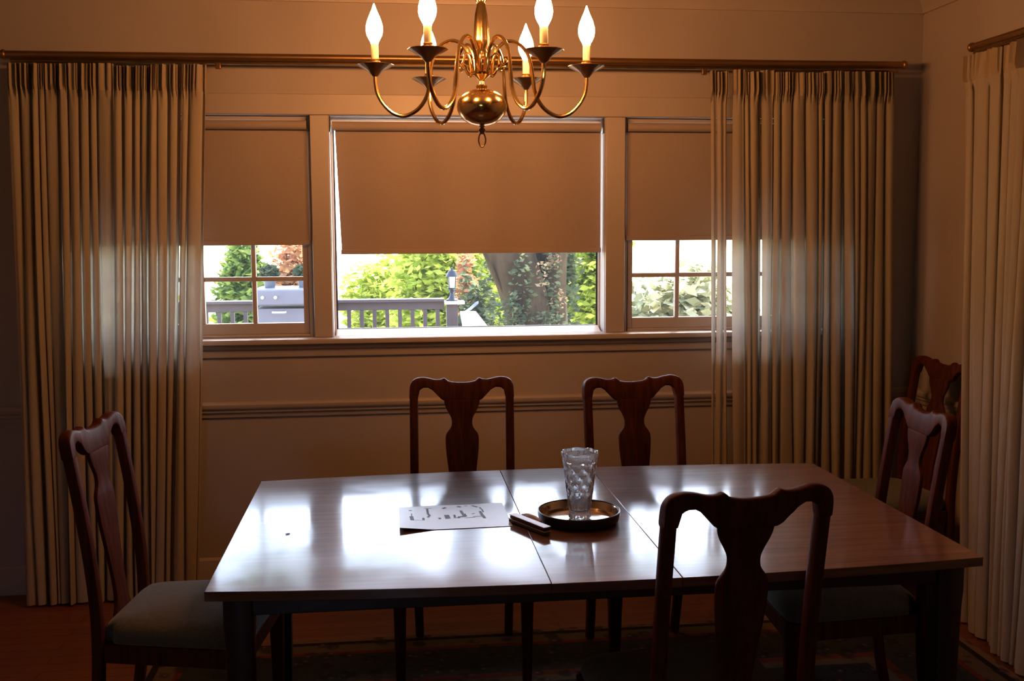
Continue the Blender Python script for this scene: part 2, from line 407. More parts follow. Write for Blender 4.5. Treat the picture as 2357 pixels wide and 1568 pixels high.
struct(moulding(apron, (WX0-.09, YW), (WX1+.09, YW), (0, -1)).build('trim_window_apron', M['trim'], ang=.5))

# ---------------------------------------------------------------- windows
def glass(name, x0, x1, z0, z1, y, parent):
    mb = MB(); b = len(mb.v); mb.v += [(x0, y, z0), (x1, y, z0), (x1, y, z1), (x0, y, z1)]; mb.f.append((0, 1, 2, 3))
    o = mb.build(name, M['pane'], parent); return o
def side_window(name, x0, x1):
    t = thing(name, None, None, ((x0+x1)/2, YW+.08, Z0), kind='structure')
    fr = MB(); ya, yb = YW+.03, YW+.15
    for bx in ((x0, x0+.02, ya, yb, Z0, Z1), (x1-.02, x1, ya, yb, Z0, Z1), (x0+.02, x1-.02, ya, yb, Z1-.02, Z1), (x0+.02, x1-.02, ya, yb, Z0, Z0+.012)): fr.box(*bx)
    fr.build('window_frame', M['trim'], t, bevel=.002)
    def sash(z0, z1, y0, y1, bot, top):
        s = MB(); st = .028
        for bx in ((x0+.02, x0+.02+st, y0, y1, z0, z1), (x1-.02-st, x1-.02, y0, y1, z0, z1), (x0+.02+st, x1-.02-st, y0, y1, z0, z0+bot), (x0+.02+st, x1-.02-st, y0, y1, z1-top, z1)): s.box(*bx)
        so = s.build('sash', M['trim'], t, bevel=.003)
        gx0, gx1, gz0, gz1 = x0+.02+st, x1-.02-st, z0+bot, z1-top
        cols, rows = 4, 2; bw = .020; ym = (y0+y1)/2
        cw = (gx1-gx0-bw*(cols-1))/cols; rh = (gz1-gz0-bw*(rows-1))/rows
        for c in range(1, cols):
            xx = gx0+c*cw+(c-1)*bw
            MB().box(xx, xx+bw, y0+.002, y1-.002, gz0, gz1).build('muntin', M['trim'], so, bevel=.004)
        for c in range(cols):
            xx = gx0+c*(cw+bw)
            MB().box(xx, xx+cw, y0+.003, y1-.003, gz0+rh, gz0+rh+bw).build('muntin', M['trim'], so, bevel=.004)
            for r_ in range(rows):
                zz = gz0+r_*(rh+bw); glass('pane', xx, xx+cw, zz, zz+rh, ym, so)
    sash(Z0+.012, 1.615, YW+.045, YW+.080, .050, .030)
    sash(1.595, Z1-.02, YW+.085, YW+.120, .030, .035)
side_window('window_1', *OPEN[0])
side_window('window_3', *OPEN[2])
t = thing('window_2', None, None, (sum(OPEN[1])/2, YW+.13, Z0), kind='structure')
x0, x1 = OPEN[1]; fr = MB(); ya, yb = YW+.10, YW+.16
for bx in ((x0, x0+.008, ya, yb, Z0, Z1), (x1-.008, x1, ya, yb, Z0, Z1), (x0+.008, x1-.008, ya, yb, Z1-.03, Z1)): fr.box(*bx)
fr.loft([[(x, YW+.03, Z0+.0002), (x, YW+.108, Z0+.024), (x, YW+.16, Z0+.024), (x, YW+.16, Z0+.0002)] for x in (x0+.008, x1-.008)])
fr.build('window_frame', M['frame_daylit'], t, bevel=.002)
gk = MB(); yk = YW+.112
for bx in ((x0+.008, x0+.015, yk, yk+.012, Z0+.022, Z1-.03), (x1-.015, x1-.008, yk, yk+.012, Z0+.022, Z1-.03), (x0+.015, x1-.015, yk, yk+.012, Z0+.022, Z0+.027), (x0+.015, x1-.015, yk, yk+.012, Z1-.036, Z1-.03)): gk.box(*bx)
tag(gk.build('gasket', M['gasket'], t), 'thin black gasket around the glass')
glass('pane', x0+.014, x1-.014, Z0+.026, Z1-.034, yk+.006, t)

t = thing('added_fill_window', None, None, ((NX0+NX1)/2, YB-.08, NZ0), kind='structure'); fr = MB()  # added unseen window that admits cool fill daylight
for bx in ((NX0, NX0+.04, YB-.11, YB-.05, NZ0, NZ1), (NX1-.04, NX1, YB-.11, YB-.05, NZ0, NZ1), (NX0+.04, NX1-.04, YB-.11, YB-.05, NZ0, NZ0+.04), (NX0+.04, NX1-.04, YB-.11, YB-.05, NZ1-.04, NZ1)): fr.box(*bx)
fr.build('window_frame', M['trim'], t, bevel=.003)
glass('pane', NX0+.04, NX1-.04, NZ0+.04, NZ1-.04, YB-.08, t)

# slab added above the windows, unseen, keeping direct sun out of the room
struct(MB().box(-6, 7, YO+.001, YO+1.05, 2.55, 2.72).build('added_sun_blocker', M['sun_blocker']))

# ---------------------------------------------------------------- roller blinds
def blind(label, x0, x1, zb, yb, tilt=0.0, gl=.014, gr=.014):
    t = thing('roller_blind', label, 'blind', ((x0+x1)/2, yb, Z1-.03), group='roller blinds in the three windows')
    zr = Z1-.043; r = .020
    MB().tube([(x0+.012, yb, zr), (x1-.012, yb, zr)], r, 16).build('roller', M['blind'], t)
    for sx, xa in ((1, x0+.001), (-1, x1-.001)):
        MB().box(min(xa, xa+sx*.004), max(xa, xa+sx*.004), yb-.022, yb+.022, zr-.026, Z1-.002).build('bracket', M['iron'], t, bevel=.0015)
    # fabric hangs behind the roller; a slight skew moves the lower edge sideways
    L = (zr)-zb; secs = []; n = 14
    for i in range(n+1):
        z = zr-L*i/n; sh = tilt*L*i/n
        secs.append([(x0+gl+sh, yb+r*.9, z+0*tilt), (x1-gr+sh*.15, yb+r*.9, z), (x1-gr+sh*.15, yb+r*.9+.0012, z), (x0+gl+sh, yb+r*.9+.0012, z)])
    MB().loft(secs).build('shade_cloth', M['blind'], t)
    sh = tilt*L
    MB().box(x0+gl+sh-.003, x1-gr+sh*.15+.003, yb+r*.9-.006, yb+r*.9+.008, zb-.018, zb+.004).build('hem_bar', M['blind'], t, bevel=.003)
blind('tan roller blind in the left window, partly behind the left curtain', OPEN[0][0], OPEN[0][1], 1.556, YW+.005)
blind('wide tan roller blind pulled two thirds down in the middle window', OPEN[1][0], OPEN[1][1], 1.512, YW+.035, tilt=.035, gl=.022, gr=.012)
blind('tan roller blind in the right window, partly behind the right curtain', OPEN[2][0], OPEN[2][1], 1.566, YW+.005)

# ---------------------------------------------------------------- curtains
def curtain(label, mapf, loc, n, seed, wt, wb, ztop, zbot, slits=(), amp=.045):
    """wt/wb = (u0,u1) at top and bottom; mapf(u, d, z, v) -> world point; slits = (place, width) of openings between fabric widths"""
    rnd = random.Random(seed)
    t = thing('curtain', label, 'curtain', loc)
    L = ztop-zbot; HD = .105
    cuts = [(0, 0)]+sorted(slits)+[(1, 0)]
    segs = [(a_[0]+a_[1]/2, b_[0]-b_[1]/2) for a_, b_ in zip(cuts, cuts[1:])]
    w1, w2, w3 = rnd.uniform(0, 6), rnd.uniform(0, 6), rnd.uniform(0, 6)
    dr = MB(); hd = MB()
    for si, (sa, sb) in enumerate(segs):
        m = max(1, round((sb-sa)*n)); ws_ = [rnd.uniform(.55, 1.55) for _ in range(m)]; tot = sum(ws_)
        ctl = []; s0 = sa
        for i in range(m):
            ws = (sb-sa)*ws_[i]/tot; a_ = rnd.uniform(.55, 1.15); b_ = rnd.uniform(.5, 1.1)
            if ws < .02 or m == 1:
                ctl += [(s0, .2), (s0+.5*ws, .6*a_), (s0+.95*ws, .1)]
            else:
                k = rnd.uniform(.68, .88); q = rnd.uniform(.15, .40)
                ctl += [(s0+.0*ws, .75*a_), (s0+.35*ws, 1.0*a_), (s0+k*ws, .6*a_), (s0+.55*ws, -.2), (s0+q*ws, -.7*b_), (s0+.6*ws, -1.0*b_), (s0+.97*ws, -.3*b_)]
            s0 += ws
        ctl[0] = (sa, ctl[0][1]); ctl.append((sb, .15))
        pts = cr(ctl, 4)
        jit = [0]*len(pts)
        for i in range(len(pts)): jit[i] = rnd.uniform(-1, 1)
        jit2 = [rnd.uniform(-1, 1) for _ in pts]
        def row(z):
            v = (ztop-z)/L; out = []
            u0 = wt[0]+(wb[0]-wt[0])*v; u1 = wt[1]+(wb[1]-wt[1])*v
            hz = max(0, min(1, (z-(ztop-HD-.03))/.05))
            k = .40+.2*min(1, (ztop-z)/HD) if z > ztop-HD else .6+.4*min(1, ((ztop-HD-z)/(.45*L))**.7)
            for i, p in enumerate(pts):
                s_ = p[0]+v*(.012*math.sin(p[0]*23+w1+v*3)+.007*math.sin(p[0]*57+w2-v*4))*(1 if 0 < p[0] < 1 else 0)
                d = p[1]*k*(1+.15*math.sin(v*5+p[0]*31+w3))
                d += hz*(.5*jit[i]); s_ += hz*.0036*jit2[i]
                out.append(mapf(u0+(u1-u0)*s_, d*amp, z, v))
            return out
        hd.loft([row(ztop-HD*i/6-(.006*math.sin(sa*40+i)) if i == 0 else ztop-HD*i/6) for i in range(7)], closed=False)
        dr.loft([row(ztop-HD-(L-HD)*(i/26)**1.25) for i in range(27)], closed=False)
    dr.build('drape', M['curtain'], t, ang=2.5)
    tag(hd.build('pleated_header', M['header'], t, ang=2.5), 'opaque gathered heading band')
    return t
cw = lambda y: (lambda u, d, z, v: (u, y-d, z))
curtain('cream pleated curtain left of the windows, lit through where glass shows below the blind', cw(4.49), (-1.15, 4.49, .012), 20, 3, (-1.535, -.752), (-1.57, -.872), 2.285, .012, slits=((.30, .003), (.45, .005), (.525, .003), (.715, .008), (.875, .010)))
curtain('cream pleated curtain right of the windows with bright strips of daylight', cw(4.49), (1.84, 4.49, .012), 20, 8, (1.41, 2.262), (1.452, 2.312), 2.292, .012, slits=((.03, .006), (.068, .003), (.103, .032), (.178, .004), (.268, .007), (.335, .003), (.61, .005), (.715, .004)))
curtain('cream pleated curtain hanging on the right side wall, cut by the photo edge', lambda u, d, z, v: (2.335-d-.10*v*max(0, (3.95-u)/.7), u, z), (2.3, 3.4, .012), 18, 21, (4.0, 2.95), (3.79, 2.95), 2.285, .012, amp=.05)

def rod(name, label, a, b, wall_dir, carriers):
    a, b = Vector(a), Vector(b); t = thing(name, label, 'curtain rod', tuple((a+b)/2))
    d = (b-a).normalized(); wd = Vector(wall_dir)
    MB().tube([a, b], .0145, 14).build('pole', M['rod'], t)
    lo = Vector((0, 0, -.026))-wd*.004
    MB().tube([a+lo+d*.02, b+lo-d*.02], .0085, 10).build('track', M['brass_dark'], t)
    for e, s in ((a, -1), (b, 1)):
        MB().tube([e+d*s*q for q in (0, .004, .012, .020, .024)], [.015, .019, .019, .014, .004], 14).build('end_cap', M['rod'], t)
    for f in (.02, .5, .98):
        p = a+(b-a)*f; L = .12
        MB().tube([p+Vector((0, 0, -.006))+wd*.008, p+wd*L], .007, 8).build('bracket', M['rod'], t)
    for c in carriers:
        p = Vector(c); MB().box(p.x-.011, p.x+.011, p.y-.008, p.y+.008, p.z-.014, p.z+.014).build('carrier', M['rod'], t, bevel=.003)
    return t
rod('curtain_rod', 'long brown traverse rod above the three windows', (-1.555, 4.52, 2.328), (2.315, 4.52, 2.335), (0, 1, 0), [(-.706, 4.515, 2.291), (1.391, 4.515, 2.292)])
rod('curtain_rod', 'short dark curtain rod on the right side wall', (2.34, 3.985, 2.322), (2.34, 2.9, 2.322), (1, 0, 0), [])

# ---------------------------------------------------------------- table
tx, ty, hl, hw = .5216, 2.9346, .9714, .538
yf = lambda x: ty-hw-.052*(1-((x-tx)/hl)**2)
yk_ = lambda x: ty+hw+.052*(1-((x-tx)/hl)**2)
tb = thing('dining_table', 'long dark polished wooden dining table with a centre leaf', 'table', (tx, ty, 0))
def board(name, xa, xb, mat):
    xs_ = [xa+(xb-xa)*i/10 for i in range(11)]
    poly = [(x, yf(x)) for x in xs_]+[(x, yk_(x)) for x in reversed(xs_)]
    return MB().prism(poly, .736, .760).build(name, M[mat], tb, bevel=.0014)
board('tabletop', tx-hl, .3662, 'table'); tag(board('leaf', .3668, .6872, 'leafw'), 'removable centre leaf between two seams'); board('tabletop', .6882, tx+hl, 'table')
LX0, LX1, LY0, LY1 = -.415, 1.465, 2.43, 3.43
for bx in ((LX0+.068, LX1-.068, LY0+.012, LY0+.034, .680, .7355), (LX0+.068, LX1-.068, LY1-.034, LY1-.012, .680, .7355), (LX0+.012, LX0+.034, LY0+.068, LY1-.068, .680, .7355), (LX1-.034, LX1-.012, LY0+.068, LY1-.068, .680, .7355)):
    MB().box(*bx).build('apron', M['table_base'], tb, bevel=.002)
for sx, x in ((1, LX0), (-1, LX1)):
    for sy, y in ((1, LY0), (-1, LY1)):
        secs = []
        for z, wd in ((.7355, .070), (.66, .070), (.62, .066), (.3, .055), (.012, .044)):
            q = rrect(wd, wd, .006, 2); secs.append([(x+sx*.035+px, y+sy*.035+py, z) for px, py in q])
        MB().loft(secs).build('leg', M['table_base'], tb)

# ---------------------------------------------------------------- chairs
def ypos(z):            # recline of the back, local y of the back posts (front is +y)
    pts = [(0, -.262), (.12, -.238), (.28, -.218), (.45, -.210), (.60, -.218), (.78, -.240), (.92, -.262), (1.05, -.284)]
    for (a, ya), (b, yb) in zip(pts, pts[1:]):
        if z <= b: return ya+(yb-ya)*(z-a)/(b-a)
    return pts[-1][1]
def yrec(z):
    return sum(ypos(z+d) for d in (-.06, -.03, 0, .03, .06))/5
def make_chair(label):
    t = thing('dining_chair', label, 'chair', group='mahogany dining chairs with vase-shaped splats')
    m = M['chair']; H = 1.025
    for s in (-1, 1):                                    # back post and rear leg in one piece
        secs = []
        for i in range(29):
            z = .005+(.955-.005)*i/28
            wd = .032 if z > .5 else .032+.004*(1-abs(z-.3)/.3 if z < .6 else 0)
            xx = s*(.184 if z > .55 else .184-.010*(1-z/.55))
            secs.append([(xx+px, yrec(z)+py, z) for px, py in rrect(wd, .034, .008, 2)])
        MB().loft(secs).build('back_post', m, t, world=False)
    # crest rail: shaped outline with ears
    topp = [(0, 1.0033), (.02, 1.0037), (.0485, 1.0082), (.058, 1.0150), (.068, 1.0208), (.080, 1.0165), (.102, 1.0157), (.130, 1.0225), (.154, 1.025), (.175, 1.0215), (.190, 1.0125), (.198, .998), (.200, .978), (.200, .965)]
    tp = cr(topp, 3)
    def zb(x):                                           # under edge
        pts = [(0, .934), (.066, .934), (.0795, .941), (.113, .977), (.130, .986), (.150, .9855), (.162, .976), (.168, .945), (.2, .945)]
        for (a, ya), (b, yb) in zip(pts, pts[1:]):
            if x <= b: return ya+(yb-ya)*(x-a)/(b-a)
        return .945
    secs = []
    full = [(-p[0], p[1]) for p in reversed(tp)][:-1]+[(p[0], p[1]) for p in tp]
    for x, zt in full:
        z0 = zb(abs(x)); z1 = max(zt, z0+.001); h = z1-z0; th = .034 if abs(x) > .1 else .030
        bow = -.012*(1-(x/.2)**2)
        ring = []
        for py, pz in rrect(th, h, .009, 3):
            z = z0+h/2+pz; ring.append((x, yrec(z)+bow*.9+py, z))
        secs.append(ring)
    MB().loft(secs).build('crest_rail', m, t, world=False)
    # vase splat
    prof = cr([(.940, .068), (.925, .067), (.905, .060), (.885, .049), (.867, .041), (.850, .0395), (.835, .043), (.818, .055), (.805, .062), (.785, .064), (.74, .062), (.68, .055), (.62, .047), (.56, .041), (.50, .040), (.47, .046), (.445, .058), (.425, .062)], 4)
    secs = []
    for z, hw_ in prof:
        c = yrec(z)-.010*math.sin(PI*min(1, max(0, (z-.455)/.48)))
        secs.append([(px, c+py, z) for px, py in rrect(2*hw_, .013, .004, 2)])
    MB().loft(secs).build('splat', m, t, world=False)
    # seat frame rails
    def trap(y): return .190+(.245-.190)*(y+.21)/.43
    for bx in ((-.220, .220, .205, .228, .350, .405), (-.168, .168, -.222, -.198, .350, .430)):
        MB().box(*bx).build('seat_rail', m, t, bevel=.003, world=False)
    for s in (-1, 1):
        secs = []
        for y in (-.195, .205):
            x = trap(y); secs.append([(s*(x-.024), y, .350), (s*x, y, .350), (s*x, y, .405), (s*(x-.024), y, .405)])
        MB().loft(secs).build('seat_rail', m, t, bevel=.003, world=False)
    # upholstered seat
    secs = []
    def outline(k, dz):
        pts = []
        for i in range(48):
            a = 2*PI*i/48; ca, sa = math.cos(a), math.sin(a)
            e = .22; sx = math.copysign(abs(ca)**e, ca); sy = math.copysign(abs(sa)**e, sa)
            y = .012+sy*.218*k; x = sx*(trap(y)-.001)*k
            if y < -.17: x = max(-.166, min(.166, x))
            pts.append((x, y, dz))
        return pts
    for k, z in ((.97, .4055), (1.0, .412), (1.008, .425), (1.0, .440), (.97, .453), (.90, .464), (.74, .472), (.45, .477), (.12, .478)):
        secs.append(outline(k, z))
    MB().loft(secs).build('seat', M['seat'], t, ang=1.2, world=False)
    for s in (-1, 1):                                    # front legs
        secs = []
        for z, wd in ((.404, .046), (.34, .046), (.28, .042), (.1, .035), (.005, .031)):
            secs.append([(s*.220+px, .207+py, z) for px, py in rrect(wd, wd, .008, 2)])
        MB().loft(secs).build('leg', m, t, world=False)
    return t
chair0 = make_chair('dark mahogany chair in the foreground, its back turned to us at the near table edge')
def back_at(p, yaw, zt=1.02):
    """origin so that the crest centre sits over p when the chair faces yaw (0 = +y)"""
    off = Matrix.Rotation(yaw, 3, 'Z') @ Vector((0, yrec(zt)-.01, 0)); return (p[0]-off.x, p[1]-off.y, 0)
specs = [((.771, 2.115), math.radians(6.6), None),
         ((.262, 3.925), math.radians(180-4), 'mahogany chair across the table, standing behind the white paper sheet'),
         ((.915, 3.845), math.radians(180+5), 'mahogany chair across the table, standing just behind the crystal vase'),
         ((-.912, 3.165), math.radians(-90-7), 'mahogany chair at the left end of the table with its green-grey seat showing'),
         ((1.690, 3.06), math.radians(90-3.5), 'mahogany chair at the right end of the table, front of its splat catching daylight'),
         ((2.40, 4.205), math.radians(95), 'dark mahogany chair standing in the far corner, behind the right-end chair')]
RUGZ = .012
for i, (p, yaw, lab) in enumerate(specs):
    c = chair0 if i == 0 else copy_tree(chair0)
    x, y, z = back_at(p, yaw); on_rug = i in (0, 1, 2, 3, 4)
    c.location = (x, y, RUGZ if on_rug else 0); c.rotation_euler = (0, 0, yaw)
    if lab: c['label'] = lab

# ---------------------------------------------------------------- rug
rm = MB(); cx_, cy_ = (RUG[0]+RUG[1])/2, (RUG[2]+RUG[3])/2
rm.box(RUG[0]-cx_, RUG[1]-cx_, RUG[2]-cy_, RUG[3]-cy_, .001, RUGZ-.001)
ro = rm.build('rug', M['rug'], bevel=.003); ro.location = (cx_, cy_, 0)
tag(ro, 'dark patterned oriental rug under the dining table', 'rug')

# ---------------------------------------------------------------- chandelier
CS = 3.3/2.95; CX, CY, CZ = (.262+.004)*CS-.004, 3.3, 1.6+.347*CS
ch = thing('chandelier', 'brass six-arm candle chandelier with lit flame bulbs above the table', 'chandelier', (CX, CY, CZ)); ch.scale = (CS, CS, CS); CTOP = (ZC-CZ)/CS
zz = lambda y: (885-y)*.00035
k = .00035
ball = [(0.001, -.0495), (.018, -.0475), (.034, -.0425), (.048, -.034), (.059, -.022), (.0655, -.007), (.0665, .004), (.0635, .017), (.055, .030), (.042, .040), (.026, .0465), (.014, .049), (.001, .0495)]
def chbuild(mb, name, mat, parent, **kw):
    o = mb.build(name, mat, parent, world=False, **kw); return o
ball = [(a_*1.07, b_*1.05-.002) for a_, b_ in ball]
chbuild(MB().lathe(ball, n=40), 'ball', M['brass'], ch)
col = [(.010, .048), (.016, .051), (.016, .058), (.010, .062), (.0085, .070), (.012, .076), (.028, .088), (.030, .094), (.026, .098), (.014, .102), (.0175, .118), (.020, .130), (.0195, .146), (.014, .158), (.017, .166), (.021, .176), (.0215, .188), (.021, .196), (.0205, .206), (.0195, .225), (.0165, .255), (.0125, .276), (.0115, .284), (.0155, .290), (.0155, .298), (.0120, .305), (.0150, .318), (.0165, .332), (.0150, .346), (.0100, .362), (.0085, .40), (.012, .41), (.012, .418), (.006, .425), (.006, .445)]
chbuild(MB().lathe(col, n=32, wave=lambda a, r, z: 1+(.05*math.cos(8*a) if .165 < z < .28 else 0)), 'column', M['brass'], ch)
fin = [(.001, -.049), (.008, -.050), (.0075, -.056), (.005, -.058), (.0095, -.063), (.0105, -.068), (.0075, -.073), (.004, -.076), (.001, -.077)]
chbuild(MB().lathe(list(reversed(fin)), n=20), 'finial', M['brass_dark'], ch)
ring = [(math.cos(a)*.0098, 0, -.0925+math.sin(a)*.0195) for a in [2*PI*i/28 for i in range(29)]]
chbuild(MB().tube(ring, .0022, 8, cap=False), 'ring', M['brass_dark'], ch)
arm_rz = [(.030, zz(625)), (.030, zz(590)), (.033, zz(520)), (.043, zz(440)), (.060, zz(385)), (.080, zz(364)), (.100, zz(375)), (.120, zz(410)), (.136, zz(470)), (.146, zz(560)), (.151, zz(660)), (.158, zz(780)), (.177, zz(875)), (.203, zz(935)), (.231, zz(960)), (.262, zz(935)), (.290, zz(862)), (.306, zz(780)), (.311, zz(700)), (.3115, zz(648))]
arm_rz = [(.03+(q[0]-.03)*.953, q[1]) for q in arm_rz]; AR = arm_rz[-1][0]
path = [(p[0], 0, p[1]) for p in cr(arm_rz, 4)]
az0 = math.radians(-2.4)
arms = []
for i in range(6):
    A = az0+PI/3*i; R = Matrix.Rotation(A, 4, 'Z')
    a = chbuild(MB().tube(path, [.0052 if j < 40 else .0058 for j in range(len(path))], 10), 'arm', M['brass'], ch); a.rotation_euler = (0, 0, A)
    arms.append(a)
    if i == 0:
        pan = [(.004, zz(655)), (.009, zz(648)), (.013, zz(632)), (.020, zz(612)), (.033, zz(590)), (.046, zz(570)), (.0515, zz(560)), (.0505, zz(556)), (.040, zz(568)), (.018, zz(582)), (.013, zz(556)), (.0150, zz(545)), (.0150, zz(532)), (.0115, zz(526)), (.0135, zz(518)), (.0105, zz(512)), (.001, zz(512))]
        wv = lambda a_, r, z: 1+(.03*math.cos(12*a_) if r > .03 else 0)
        p0 = chbuild(MB().lathe(pan, AR, 0, n=36, wave=wv), 'drip_pan', M['brass_dark'], a)
        s0_ = chbuild(MB().lathe([(.001, zz(513)), (.0105, zz(513)), (.0105, zz(396)), (.001, zz(396))], AR, 0, n=18), 'candle_sleeve', M['sleeve'], a)
        bl = [(.001, zz(398)), (.0105, zz(394)), (.0115, zz(380)), (.0165, zz(355)), (.0215, zz(325)), (.0238, zz(290)), (.0232, zz(255)), (.0195, zz(215)), (.0140, zz(175)), (.0085, zz(140)), (.0045, zz(110)), (.0012, zz(82))]
        b0 = chbuild(MB().lathe(bl, AR, 0, n=16), 'bulb', M['bulb'], a)
        for q in (p0, s0_, b0): q.rotation_euler = (0, 0, 0)
        tag(b0, 'glowing flame-shaped bulb'); kids0 = (p0, s0_, b0)
    else:
        for q in kids0:
            c = q.copy(); COL.objects.link(c); c.parent = a
scroll = cr([(.022, zz(612)), (.034, zz(640)), (.046, zz(612)), (.052, zz(575)), (.062, zz(560)), (.068, zz(580)), (.063, zz(598))], 5)
scroll2 = cr([(.030, zz(500)), (.044, zz(470)), (.056, zz(490)), (.060, zz(540)), (.070, zz(570)), (.080, zz(545)), (.074, zz(520))], 5)
for i in range(6):
    A = az0+PI/3*i+PI/6
    for sc in (scroll, scroll2):
        o = chbuild(MB().tube([(p[0], 0, p[1]) for p in sc], .0028, 7), 'scroll', M['brass'], ch); o.rotation_euler = (0, 0, A)
zc = .447
i = 0
while zc < CTOP-.045:
    a_ = [2*PI*q/20 for q in range(21)]
    lk = [((math.cos(q)*.008 if i % 2 else 0), (0 if i % 2 else math.cos(q)*.008), zc+.012+math.sin(q)*.015) for q in a_]
    chbuild(MB().tube(lk, .002, 6, cap=False), 'chain_link', M['brass'], ch); zc += .0245; i += 1
chbuild(MB().lathe([(.001, min(zc-.01, CTOP-.05)), (.006, min(zc-.01, CTOP-.05)), (.008, CTOP-.04), (.03, CTOP-.03), (.055, CTOP-.012), (.06, CTOP-.002), (.001, CTOP-.002)], n=28), 'ceiling_canopy', M['brass'], ch)

# ---------------------------------------------------------------- things on the table
TZ = .7605
tr = thing('tray', 'round dark-rimmed tray with a shiny inside holding the crystal vase', 'tray', (.528, 2.868, TZ))
chbuild(MB().lathe([(.001, .0005), (.106, .0005), (.1165, .006), (.1195, .018), (.120, .0315), (.1165, .0325), (.1150, .0300), (.1150, .0062), (.001, .0062)], n=64), 'rim', M['tray_out'], tr)
chbuild(MB().lathe([(.001, .0064), (.1035, .0064), (.1075, .0085), (.1125, .020), (.1146, .0300), (.1148, .0302), (.1149, .0062), (.001, .00625)], n=64), 'liner', M['tray_in'], tr)
# crystal vase: faceted outside, plain inside
vz = TZ+.0080
va = thing('crystal_vase', 'tall clear cut-crystal vase standing on the round tray', 'vase', (.530, 2.866, vz))
outer = [(.0295, 0), (.0325, .003), (.0325, .010), (.0305, .016), (.0325, .030), (.0355, .050), (.0385, .072), (.0415, .095), (.0440, .118), (.0465, .140), (.0490, .160), (.0515, .178), (.0530, .188), (.0540, .195)]
inner = [(.0515, .1955), (.0480, .188), (.0465, .165), (.0415, .120), (.0365, .080), (.0310, .045), (.0270, .028), (.020, .023), (.001, .0225)]
n = 48; secs = []
for r, z in cr(outer, 4):
    sec = []
    for q in range(n):
        a = 2*PI*q/n                       # crossed diagonal cuts make the diamond pattern
        w1 = abs(math.sin(4*a+z*80)); w2 = abs(math.sin(4*a-z*80))
        cut = .0034*(1-min(1, min(w1, w2)*1.5)) if .045 < z < .165 else 0
        cut += .0020*abs(math.sin(8*a)) if z < .045 else 0
        cut += .0016*math.cos(16*a) if z > .182 else 0
        sec.append(((r-cut)*math.cos(a), (r-cut)*math.sin(a), z+(.0022*math.cos(8*a) if z > .19 else 0)))
    secs.append(sec)
for r, z in inner: secs.append([(r*math.cos(2*PI*q/n), r*math.sin(2*PI*q/n), z) for q in range(n)])
chbuild(MB().loft(secs), 'vase_body', M['crystal'], va, ang=.35)
# sheet of paper with broken pen strokes
import_c = [(.010, 2.822), (.330, 2.832), (.326, 3.080), (.010, 3.072)]
pa = thing('paper_sheet', 'white sheet of paper with broken black pen strokes lying on the table', 'paper', (.17, 2.95, TZ))
secs = []
def pz(u, v): return .0007+.010*max(0, 1-u/.30)*max(0, 1-v/.9)**1.5+.0012*math.sin(u*5)**2*v
def pxy(u, v):
    a = np.array(import_c); p = (1-u)*(1-v)*a[0]+u*(1-v)*a[1]+u*v*a[2]+(1-u)*v*a[3]; return p[0]-.17, p[1]-2.95
NU, NV = 20, 8
mbp = MB()
for lay in (0, .0004):
    for jv in range(NV+1):
        for iu in range(NU+1):
            u, v = iu/NU, jv/NV; x, y = pxy(u, v); mbp.v.append((x, y, pz(u, v)+lay))
N1 = (NU+1)*(NV+1)
for lay in (0, 1):
    for jv in range(NV):
        for iu in range(NU):
            b = lay*N1+jv*(NU+1)+iu; mbp.f.append((b, b+1, b+NU+2, b+NU+1))
for iu in range(NU):
    mbp.f.append((iu, iu+1, N1+iu+1, N1+iu)); b = NV*(NU+1)+iu; mbp.f.append((b, b+1, N1+b+1, N1+b))
for jv in range(NV):
    b = jv*(NU+1); mbp.f.append((b, b+NU+1, N1+b+NU+1, N1+b)); b += NU; mbp.f.append((b, b+NU+1, N1+b+NU+1, N1+b))
chbuild(mbp, 'sheet', M['paper'], pa, ang=1)
# strokes given as (u, v) on the sheet, u left to right, v near to far
def stroke_uv(px, py):          # measured over the sheet: left 150..2080, top edge 215->150, bottom 600->570
    u = (px-155)/1900; top = 212-50*u; bot = 600-25*u; return u, (bot-py)/(bot-top)
strokes = [([(330, 275), (385, 275)], 30), ([(372, 330), (372, 385)], 10), ([(365, 380), (378, 450)], 36), ([(390, 450), (560, 450)], 8), ([(570, 410), (572, 450)], 22), ([(610, 245), (745, 245)], 10),
           ([(660, 255), (662, 340), (690, 370), (650, 400)], 22), ([(940, 255), (1000, 235)], 26), ([(850, 410), (858, 432)], 24), ([(985, 365), (1000, 425)], 48), ([(1122, 365), (1125, 415)], 22), ([(1180, 420), (1200, 400), (1300, 395)], 34),
           ([(1215, 215), (1275, 230)], 34), ([(1255, 290), (1275, 350)], 28), ([(1290, 350), (1305, 400)], 40), ([(1310, 420), (1480, 412)], 12), ([(1340, 208), (1400, 208)], 16), ([(1440, 355), (1490, 345)], 18), ([(1440, 400), (1600, 398)], 14),
           ([(1480, 205), (1575, 235)], 24), ([(1595, 310), (1610, 370), (1640, 430)], 26), ([(1610, 240), (1645, 290), (1650, 330)], 14)]
mi = MB()
for pl, wd in strokes:
    uv = [stroke_uv(*p) for p in pl]; hwd = wd*.9/1900*.32
    P3 = []
    for u, v in uv:
        x, y = pxy(u, v); P3.append(Vector((x, y, pz(u, v)+.0006)))
    mi.tube(P3, hwd, 8)
mi.v = [(x, y, z) for x, y, z in mi.v]
# flatten the strokes to an ink film on the sheet
def flat(v):
    x, y, z = v
    return (x, y, z)
io = chbuild(mi, 'pen_strokes', M['ink'], pa, flat=True)
for vv in io.data.vertices:
    u = min(1, max(0, (vv.co.x+.16)/.318)); v_ = min(1, max(0, (vv.co.y+.128)/.25)); vv.co.z = pz(u, v_)+.0009+.0002*math.sin(vv.co.x*900)
tag(io, 'broken black pen strokes'); io['kind'] = 'stuff'
